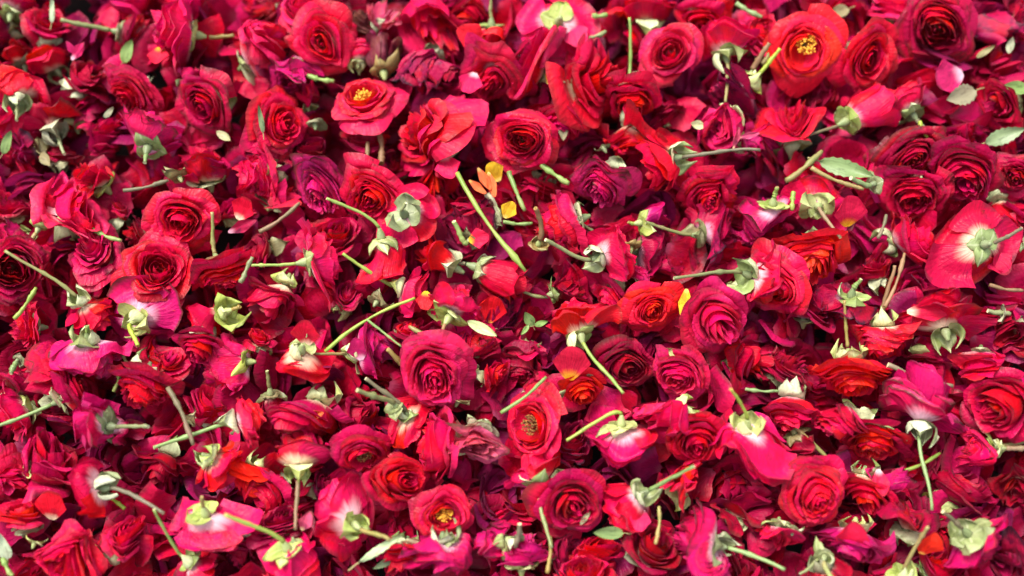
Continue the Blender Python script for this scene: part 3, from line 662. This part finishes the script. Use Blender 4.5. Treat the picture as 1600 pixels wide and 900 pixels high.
 (640,662,64,285,110,'back','S',2.2,(78,138),"scarlet rose under a whitish calyx, directly left of the large pink-red one's foot"),
 (622,755,106,20,40,'tea','S',3,0,"tall scarlet rose with scalloped petals left of the yellow centred rose"),
 (688,694,108,180,70,'full','P',2.2,0,"pink-red rose with vertical ruffles left of the faded dusty pink one"),
 (745,690,98,250,50,'wilt','F',3,0,"faded dusty pink rose with a rolled petal, lower centre"),
 (693,802,94,0,15,'open','S',3.2,0,"scarlet rose facing up with a small yellow stamen tuft at the bottom centre"),
 (535,808,114,160,130,'back','P',3,(48,355),"pink rose with split pale calyx beside the pale serrated leaf"),
 (625,872,92,250,60,'semi','C',2,0,"crimson rose below the pale serrated leaf at the bottom"),
 (692,866,88,270,100,'wilt','M',2.6,0,"violet-magenta rose directly beneath the yellow centred scarlet one"),
 (770,852,92,200,100,'wilt','M',2,0,"purplish rose with an olive round calyx at the bottom centre"),
 (552,655,76,60,60,'semi','D',1,0,"deep red rose above the open one with dark brown stamens"),
 (835,665,112,170,40,'open','P',2.8,0,"pink-red open rose with pale frayed stamens right of the faded dusty pink one"),
 (910,610,70,270,50,'tea','O',2,0,"small salmon-edged rose below the whitish calyx with dark stem"),
 (970,690,114,270,102,'back','P',3,(96,204),"pink rose hanging from a pale calyx with a whip-like stem to the left"),
 (895,695,72,60,60,'wilt','W',1,0,"wine wilted rose above the deep crimson swirl at lower centre"),
 (840,735,92,90,113,'back','P',3,(78,284),"pink-red rose standing on a pale calyx with two thin stems down, lower centre"),
 (892,785,114,290,20,'tea','C',3,0,"deep crimson rose swirled around a dark heart, lower centre"),
 (1035,650,106,190,80,'wilt','P',3,0,"pink rose on edge with shaggy vertical ruffles left of the spiral scarlet one"),
 (1090,685,98,270,35,'tea','S',2.8,0,"spiral scarlet rose with one tall outer petal, lower right of centre"),
 (1165,690,122,275,126,'back','P',3,(60,124),"broad pink-red rose under a pale striped calyx with stem up left"),
 (980,788,112,220,118,'back','P',3,(78,35),"pink rose with a bright green hip and brown stem pointing up right, lower centre"),
 (1070,752,88,60,60,'wilt','S',2,0,"scarlet frayed rose right of the bright green hip's stem"),
 (1020,858,100,60,45,'tea','D',2,0,"deep crimson rose behind a thin downward stem near the bottom edge"),
 (1090,848,116,175,108,'wilt','M',3,(86,342),"bleached magenta rose with long olive calyx and stem to the right at the bottom"),
 (935,860,86,60,60,'semi','S',1,0,"scarlet rose below the dark pointed leaf at the bottom edge"),
 (915,902,92,90,45,'full','S',2,0,"scarlet full rose cut by the bottom edge, lower centre"),
 (815,862,86,90,100,'wilt','M',2,0,"magenta wilted rose left of a thin grey stem at the bottom edge"),
 (888,866,76,60,60,'wilt','W',1,0,"wine rose right of the thin grey stem at the bottom edge"),
 (1165,790,96,60,60,'semi','D',1,0,"deep red rose in shade beneath the broad pink-red one"),
 (1232,640,92,250,60,'semi','P',1.8,0,"pink-red rose above a curled white sepal at lower right"),
 (1318,655,86,200,80,'wilt','P',2,0,"pink rose on its side under the orange-red one with pale upright stem"),
 (1250,692,76,300,100,'semi','D',1,(92,318),"deep red rose hidden behind a curled white sepal and slim grey stem"),
 (1365,690,96,260,60,'full','S',2.2,0,"scarlet rose with layered flat petals above the dark gap at lower right"),
 (1440,635,116,75,112,'back','M',3,(104,272),"magenta-pink rose like an umbrella on a long straight green stem, lower right"),
 (1555,632,118,190,45,'tea','S',3,0,"large scarlet rose with long smooth outer petals near the right edge, lower half"),
 (1528,700,92,190,105,'wilt','P',2,(44,8),"pink wilted rose with a tan calyx bearing a hole, lower right"),
 (1272,762,114,270,20,'full','S',3.2,0,"full scarlet rose with finely cut petals and a dark pit, lower right"),
 (1348,758,82,250,60,'semi','S',2,0,"scarlet rose with angular petals right of the finely cut full one"),
 (1378,750,44,60,80,'wilt','M',2.2,0,"small crinkled magenta bud left of the dark gap at lower right"),
 (1418,805,92,90,70,'semi','D',2,0,"deep red smooth rose left of a silvery calyx at lower right"),
 (1500,762,110,60,65,'semi','D',1,0,"deep red rose with spread petals under the tan calyx"),
 (1525,846,114,-40,115,'back','M',3,(54,142),"crimson-magenta rose with a silvery ribbed calyx, bottom right"),
 (1330,850,108,250,65,'semi','M',2.2,0,"bright magenta rose with a white streak at the bottom right"),
 (1408,912,76,270,115,'back','P',2,(78,72),"rose at the bottom edge under a bright stem with pale sepals"),
 (1292,896,76,300,112,'back','D',2,(40,205),"dark rose at the bottom edge with a messy green calyx and two stems"),
 (1212,840,82,250,60,'semi','P',2,0,"pink-red rose left of a pale pitted hip at lower right"),
 (1590,762,86,200,60,'semi','D',2,0,"deep red rose cut by the right edge in the lower part"),
 (1584,880,82,200,60,'semi','W',2,0,"wine rose in the bottom right corner"),
 (1465,882,86,60,60,'semi','C',1,0,"crimson rose at the bottom edge under an orange-pink petal"),
 (1205,712,70,200,60,'semi','S',1,0,"scarlet rose left of the finely cut full one, half hidden"),
 (730,25,70,250,60,'semi','C',1,0,"crimson rose at the top edge left of the fat green hip"),
 (615,265,60,90,70,'wilt','D',0.6,0,"small deep red rose sunk under the broad folded scarlet one"),
 (370,330,70,60,60,'semi','C',1.4,0,"crimson rose above the purple loose petal at left"),
 (745,535,70,60,60,'wilt','C',1.4,0,"crimson crumpled rose between the large bright pink-red one and the leaf sprig"),
 (540,470,66,60,60,'wilt','C',1,0,"crimson wilted rose under the bright stem angled up left"),
 (840,600,66,60,60,'semi','C',1,0,"crimson rose under the pale stem tip, lower centre"),
 (1150,470,70,250,60,'semi','C',1,0,"crimson rose beneath the long pink stem"),
]
for a in ROSES: rose(*a)
PETALS = [
 (122,80,38,40,60,'M',3.2,"small magenta petal lying near the top left",.5),
 (112,76,26,120,60,'M',3.1,"tiny magenta petal leaning on the small magenta petal at top left",.5),
 (248,88,38,270,55,'R',3.6,"red petal with a yellow tip below the large layered pink-red rose"),
 (737,58,50,150,60,'R',3.2,"red petal with a yellow foot right of the blackened wilted rose"),
 (735,130,44,250,60,'P',3.2,"pink-red petal with cream foot left of the ragged pink-red rose"),
 (1150,216,38,80,60,'F',3.9,"slim white-pink petal standing beside the folded pink-red rose",.3),
 (1170,212,34,10,70,'F',3.7,"short whitish petal lying next to the slim white-pink one",.35),
 (1480,122,70,200,60,'M',2.8,"broad magenta petal under the large ruffled crimson rose at right"),
 (1327,330,58,95,50,'R',3.6,"loose red petal with a yellow foot, right of the curled green stem"),
 (893,567,66,85,50,'R',3.8,"loose scarlet petal with a yellow foot under the whitish calyx at centre right"),
 (1070,474,48,260,70,'Y',3.4,"yellow petal beside the round orange-red rose",.5),
 (795,328,30,60,60,'Y',3.4,"yellow petal by the long diagonal green stem"),
 (748,372,36,10,60,'R',3.2,"small red petal with yellow tip under the wilted wine-purple rose"),
 (757,280,44,300,70,'T',3.2,"tangerine petal in the orange tuft under the round scarlet rose",.4),
 (768,288,44,285,70,'T',3.3,"outer tangerine petal leaning right in the orange tuft",.4),
 (746,292,36,320,70,'T',3.1,"short tangerine petal leaning left in the orange tuft",.4),
 (772,268,36,120,60,'Y',3.2,"yellow petal above the orange tuft"),
 (380,325,44,60,60,'S',3,"scarlet petal standing above the purple one at left"),
 (378,354,50,20,70,'W',3,"purple loose petal right of the calyx with upright stem",.45),
 (1452,850,50,70,50,'O',3.2,"orange-pink petal with a yellow foot at the bottom right"),
 (490,648,40,10,60,'T',3.6,"orange petal lying inside the shallow crimson rose",.5),
 (1455,484,72,5,75,'S',4.0,"bright scarlet petal folded over the white-green calyx cup at right",.55),
 (478,520,52,85,50,'S',4,"satin pink-red petal with a white midline on the loose scarlet rose"),
 (770,482,50,75,60,'O',1.8,"orange-red petal behind the pink-red rose with the long sepal"),
 (665,470,34,270,60,'R',3.2,"small red petal with yellow tip left of the long pale sepal"),
 (985,170,40,85,70,'P',3.4,"upright pink petal with yellow foot by the thin upright stem",.7),
 (478,815,40,60,60,'F',3.2,"pale pink curled petal at the bottom left of centre",.6),
 (858,118,26,80,60,'Y',3,"yellow petal scrap beside the pink drooping fold, top centre",.5),
 (80,790,56,80,60,'S',2.8,"scarlet petal with a notched edge at lower left"),
 (1375,755,44,270,60,'P',3,"pink-red petal hanging over the dark gap at lower right",.7),
 (1330,838,60,80,55,'P',3.6,"pink-red petal with cream foot on the bright magenta rose at the bottom right"),
 (1000,812,38,260,60,'P',3.2,"pink petal scrap under the bright green hip"),
 (560,545,40,100,60,'M',3.1,"magenta petal beside the hollow dark green calyx"),
 (1560,410,46,300,60,'C',3.2,"crimson petal at the right of the large pale calyx"),
 (700,262,46,285,60,'P',3.9,"pink-red petal tip under the broad folded scarlet rose"),
 (900,55,46,300,60,'P',3.1,"pink petal right of the pale green star calyx"),
]
for a in PETALS: loose_petal(*a)
LEAVES = [
 (1586, 137, 46, 175, 75, 'leaf', 3.6, 'oval green leaf at the right edge, upper part', 0.45, False),
 (1500, 150, 62, 200, 70, 'leaf_dry', 2.8, 'dry brownish leaf under the broad magenta petal at right', 0.5),
 (1322, 264, 84, -18, 75, 'leaf', 3.2, 'flat green leaf lying across pale cut stems at upper right', 0.32),
 (408, 186, 44, 95, 70, 'leaf', 4.2, 'narrow green leaf sliver on the oval scarlet rose', 0.2, False),
 (82, 14, 44, 80, 70, 'leaf_pale', 3.3, 'pale green sliver of leaf on the ruffled crimson rose at top left', 0.2, False),
 (596, 856, 88, 35, 75, 'leaf_pale', 3.8, 'pale serrated leaf lying at the bottom left of centre', 0.14),
 (826, 498, 30, 120, 60, 'leaf', 3, 'small rounded leaf of the green sprig at centre', 0.55, False),
 (846, 505, 26, 20, 60, 'leaf', 3, 'narrow pointed leaf of the green sprig at centre', 0.35, False),
 (820, 516, 22, 230, 60, 'leaf', 2.9, 'tiny lower leaf of the green sprig at centre', 0.35, False),
 (950, 832, 52, 175, 70, 'leaf', 3.2, 'dark pointed leaf right of the deep crimson swirled rose', 0.4, False),
 (6, 852, 56, 90, 60, 'leaf_pale', 3.3, 'pale leaf at the left edge near the bottom', 0.45, False),
 (12, 222, 42, 60, 70, 'leaf', 2.4, 'green leaf at the left edge, upper part', 0.4, False),
 (72, 250, 36, 320, 62, 'leaf_dry', 2.4, 'grey-green bract left of the fanned scarlet rose', 0.45, False),
 (200, 80, 40, 60, 70, 'leaf', 2.3, 'dull green bract beside the double stem near the top', 0.5, False),
 (1088, 195, 28, 175, 62, 'sepal', 3.2, 'green sepal chip left of the folded pink-red rose', 0.5, False),
 (172, 175, 28, 35, 62, 'sepal_dull', 3.0, 'small white sepal left of the frilly pink-red rose', 0.35, False),
 (352, 214, 36, 330, 62, 'sepal_dull', 2.8000000000000003, 'white-green sepal below the round cupped crimson rose', 0.35, False),
 (1310, 18, 44, 200, 62, 'leaf_dry', 2.4, 'grey-green bract at the top edge by the orange-red stamened rose', 0.45, False),
 (1570, 212, 60, 20, 70, 'leaf', 2.6, 'crumpled green leaf at the right edge below the wilted crimson rose', 0.4),
 (755, 514, 54, -25, 75, 'sepal_fresh', 3.9, 'long pale green pointed sepal at the centre, loosened', 0.3, False),
 (915, 808, 32, 60, 62, 'sepal_dull', 3.1, 'white sepal curl right of the deep crimson swirled rose', 0.25, False),
 (1540, 80, 32, 35, 62, 'sepal_dull', 2.6, 'pale rolled sepal right of the broad magenta petal', 0.3, False),
 (1578, 70, 27, 90, 62, 'sepal', 2.6, 'short green sepal near the top right corner', 0.45, False),
 (880, 205, 40, 270, 60, 'leaf_dry', 2.2, 'dull olive sepal under the bent pink petal', 0.4, False),
 (600, 880, 40, 200, 60, 'leaf', 2.2, 'green leaf tip at the bottom left of the violet rose', 0.3),
]
for a in LEAVES: leaf(*a)
STEMS = [
 (714,270,822,424,9,'stem_bright',4.2,"long straight green stem lying diagonally at the centre",{'bend':.03}),
 (508,549,648,466,6.5,'stem_bright',4.0,"long thin forked stem left of the centre",{'bend':-.06,'twig':(.5,628,542)}),
 (405,362,470,315,8,'stem_dull',2.8,"dark green loose stem below the pink wilted rose"),
 (1228,282,1284,235,11,'stem',3.4,"thick pale cut stem at upper right"),
 (1268,262,1350,296,8,'stem',3.7,"pale stem with a dark tip leading to a white-green sepal at right"),
 (845,258,888,290,10,'stem_bright',3.1,"short thick green stem under the round bright scarlet rose"),
 (795,268,820,330,9,'stem_bright',3.2,"short upright green stem beside the yellow petal"),
 (786,347,832,349,7,'stem_bright',3.3,"short level green stem crossing the long diagonal one"),
 (22,498,57,450,8,'stem_bright',3.4,"short green stem at the left under the thick bright one"),
 (262,606,302,697,9,'stem_dull',4.4,"grey twig leaning across a green stem at lower left",{'bend':-.05}),
 (782,645,855,589,7,'stem_bright',3.7,"slim pale green stem slanting over the open pink-red rose"),
 (1414,735,1468,707,7,'stem_bright',2.2,"green stem crossing the dark gap behind the umbrella-like rose"),
 (1388,570,1490,601,9,'stem_dull',3.4,"grey loose twig above the umbrella-like magenta rose"),
 (1382,480,1412,398,7,'stem_dull',3.5,"dark green twig standing between two pink-red roses at right"),
 (1372,372,1384,335,7,'stem_dull',3.3,"short dark twig under the loose red petal at right"),
 (192,298,262,284,7,'stem_dull',3.4,"thin grey stem below the withered purple rose"),
 (145,358,190,374,8,'stem_bright',3.3,"short green stem between two crimson roses at left"),
 (375,442,394,404,9,'stem',3.4,"short olive stem right of the scarlet rose under the upright pale stem"),
 (480,118,522,128,9,'stem_bright',2.9,"short green stem under the ringed scarlet rose"),
 (855,895,860,838,8,'stem',3.2,"thin grey stem standing at the bottom edge of the lower centre"),
 (1165,608,1216,609,6,'stem_bright',3,"short level stem above the broad pink-red rose"),
 (925,24,945,22,9,'stem_bright',3,"stub of green stem at the top centre"),
 (915,62,945,50,8,'stem',2.8,"pale green stem right of the star calyx at the top"),
 (1150,5,1190,25,9,'stem_bright',2.8,"green stem at the top edge above the pale-footed pink rose"),
 (203,578,188,548,8,'stem_bright',2.6,"short green stem left of the ruffled crimson rose at lower left"),
 (178,612,188,580,7,'stem_bright',2.2,"small dark green stem above the frilled pink-red rose"),
 (1545,445,1598,452,7,'stem_dull',2.8,"dull stem lying below the large pale calyx at the right edge"),
 (5,872,22,900,9,'stem_bright',3.3,"green stem at the bottom left corner"),
 (1024,850,1030,790,7,'stem',3.8,"thin olive stem hanging in front of the deep crimson rose near the bottom"),
 (570,262,574,222,8,'stem_dull',2.7,"first brown stem standing before the deep red rose at upper left of centre"),
 (596,256,594,205,11,'stem_dull',2.5,"thicker brown hairy stem standing before the deep red rose at upper left of centre"),
 (690,545,640,512,8,'stem',2.6,"olive stem lying under the thin forked one"),
 (195,795,160,770,7,'stem_bright',2.4,"green stem tip beside the striped calyx at lower left"),
 (1190,100,1205,75,8,'stem',2.6,"pale stem left of the orange-red stamened rose"),
 (1437,190,1450,215,7,'stem_bright',2.8,"short bright stem under the pink rose tilted left"),
 (1240,300,1238,330,9,'stem_bright',3.6,"curled green stem end beside the five-pointed calyx"),
]
for a in STEMS: loose_stem(*a[:8], **(a[8] if len(a) > 8 else {}))
CALYXES = [
 (492,192,50,100,115,'sepal_dull',2.4,0,"brown-green spent calyx cluster left of the open stamened rose"),
 (942,230,42,120,105,'sepal_dull',3,0,"grey-brown spent calyx left of the crumpled scarlet rose at upper middle"),
 (28,562,34,90,150,'sepal_dull',2.8,(14,270),"round grey spent hip at the left edge above the crimson rose"),
 (716,625,44,70,100,'sepal_dull',2.2,0,"brown-green spent calyx under the large pink-red rose"),
 (1375,580,38,260,100,'sepal_dull',2.2,0,"dull spent calyx beside the grey loose twig"),
 (1172,117,34,250,110,'sepal',3,(44,58),"pale knobbed calyx with stem right of the pale-footed pink rose"),
 (870,620,40,120,120,'sepal',2.6,0,"pale ragged calyx beside the small salmon-edged rose"),
 (640,562,44,60,120,'sepal_dull',2.8,(38,135),"grey calyx at the end of the forked stem's shoot"),
 (735,572,36,100,120,'sepal',2.4,0,"whitish calyx right of the large bright pink-red rose"),
 (1368,286,52,20,115,'sepal',3,(40,165),"white-green open calyx at the end of the pale dark-tipped stem"),
 (1240,826,44,70,105,'sepal',3,0,"pale pitted hip right of the finely cut full rose's lower petals"),
 (1288,868,52,60,140,'sepal',3,(46,290),"messy green calyx above the bottom edge at right"),
 (460,850,46,280,110,'sepal',3.2,0,"pale split calyx at the bottom left above the upturned pink rose"),
 (55,846,44,80,120,'sepal',2.8,0,"pale green calyx left of the round bottom left rose"),
 (1598,380,34,180,90,'hip',3,0,"yellow-brown bud hip at the right edge beside the big upside down rose"),
 (735,372,44,60,110,'sepal_dull',2.4,(40,120),"open grey calyx on a brown stem beside the wilted wine-purple rose"),
 (985,385,50,90,115,'sepal_dull',2.6,0,"dull olive torn calyx between two slanting pale stems"),
 (840,385,52,250,125,'sepal_dull',2.8,(50,100),"spotted olive calyx at the foot of the short upright green stem"),
 (590,470,48,60,125,'sepal_dull',2.4,0,"spotted olive calyx left of the plump bud's lower side"),
 (280,275,46,120,110,'sepal_dull',2.6,0,"grey-green calyx left of the folded dull crimson rose"),
 (1560,700,46,180,105,'sepal',3.2,(40,8),"tan calyx with a stem reaching the right edge"),
 (620,636,48,300,130,'sepal',3.1,(58,150),"whitish calyx with bright stem above the tall scarlet rose"),
 (1565,490,42,180,100,'sepal_dull',2.2,(36,170),"dull green calyx beside the deep red rose at the right edge"),
 (295,655,44,60,110,'sepal_dull',2.4,0,"dark green calyx behind the grey twig"),
 (805,842,44,90,120,'sepal',2.9,(40,80),"pale calyx left of the thin grey stem at the bottom"),
 (705,846,36,270,110,'sepal',3.2,0,"green calyx under the yellow centred scarlet rose"),
]
for a in CALYXES: spent_calyx(*a)
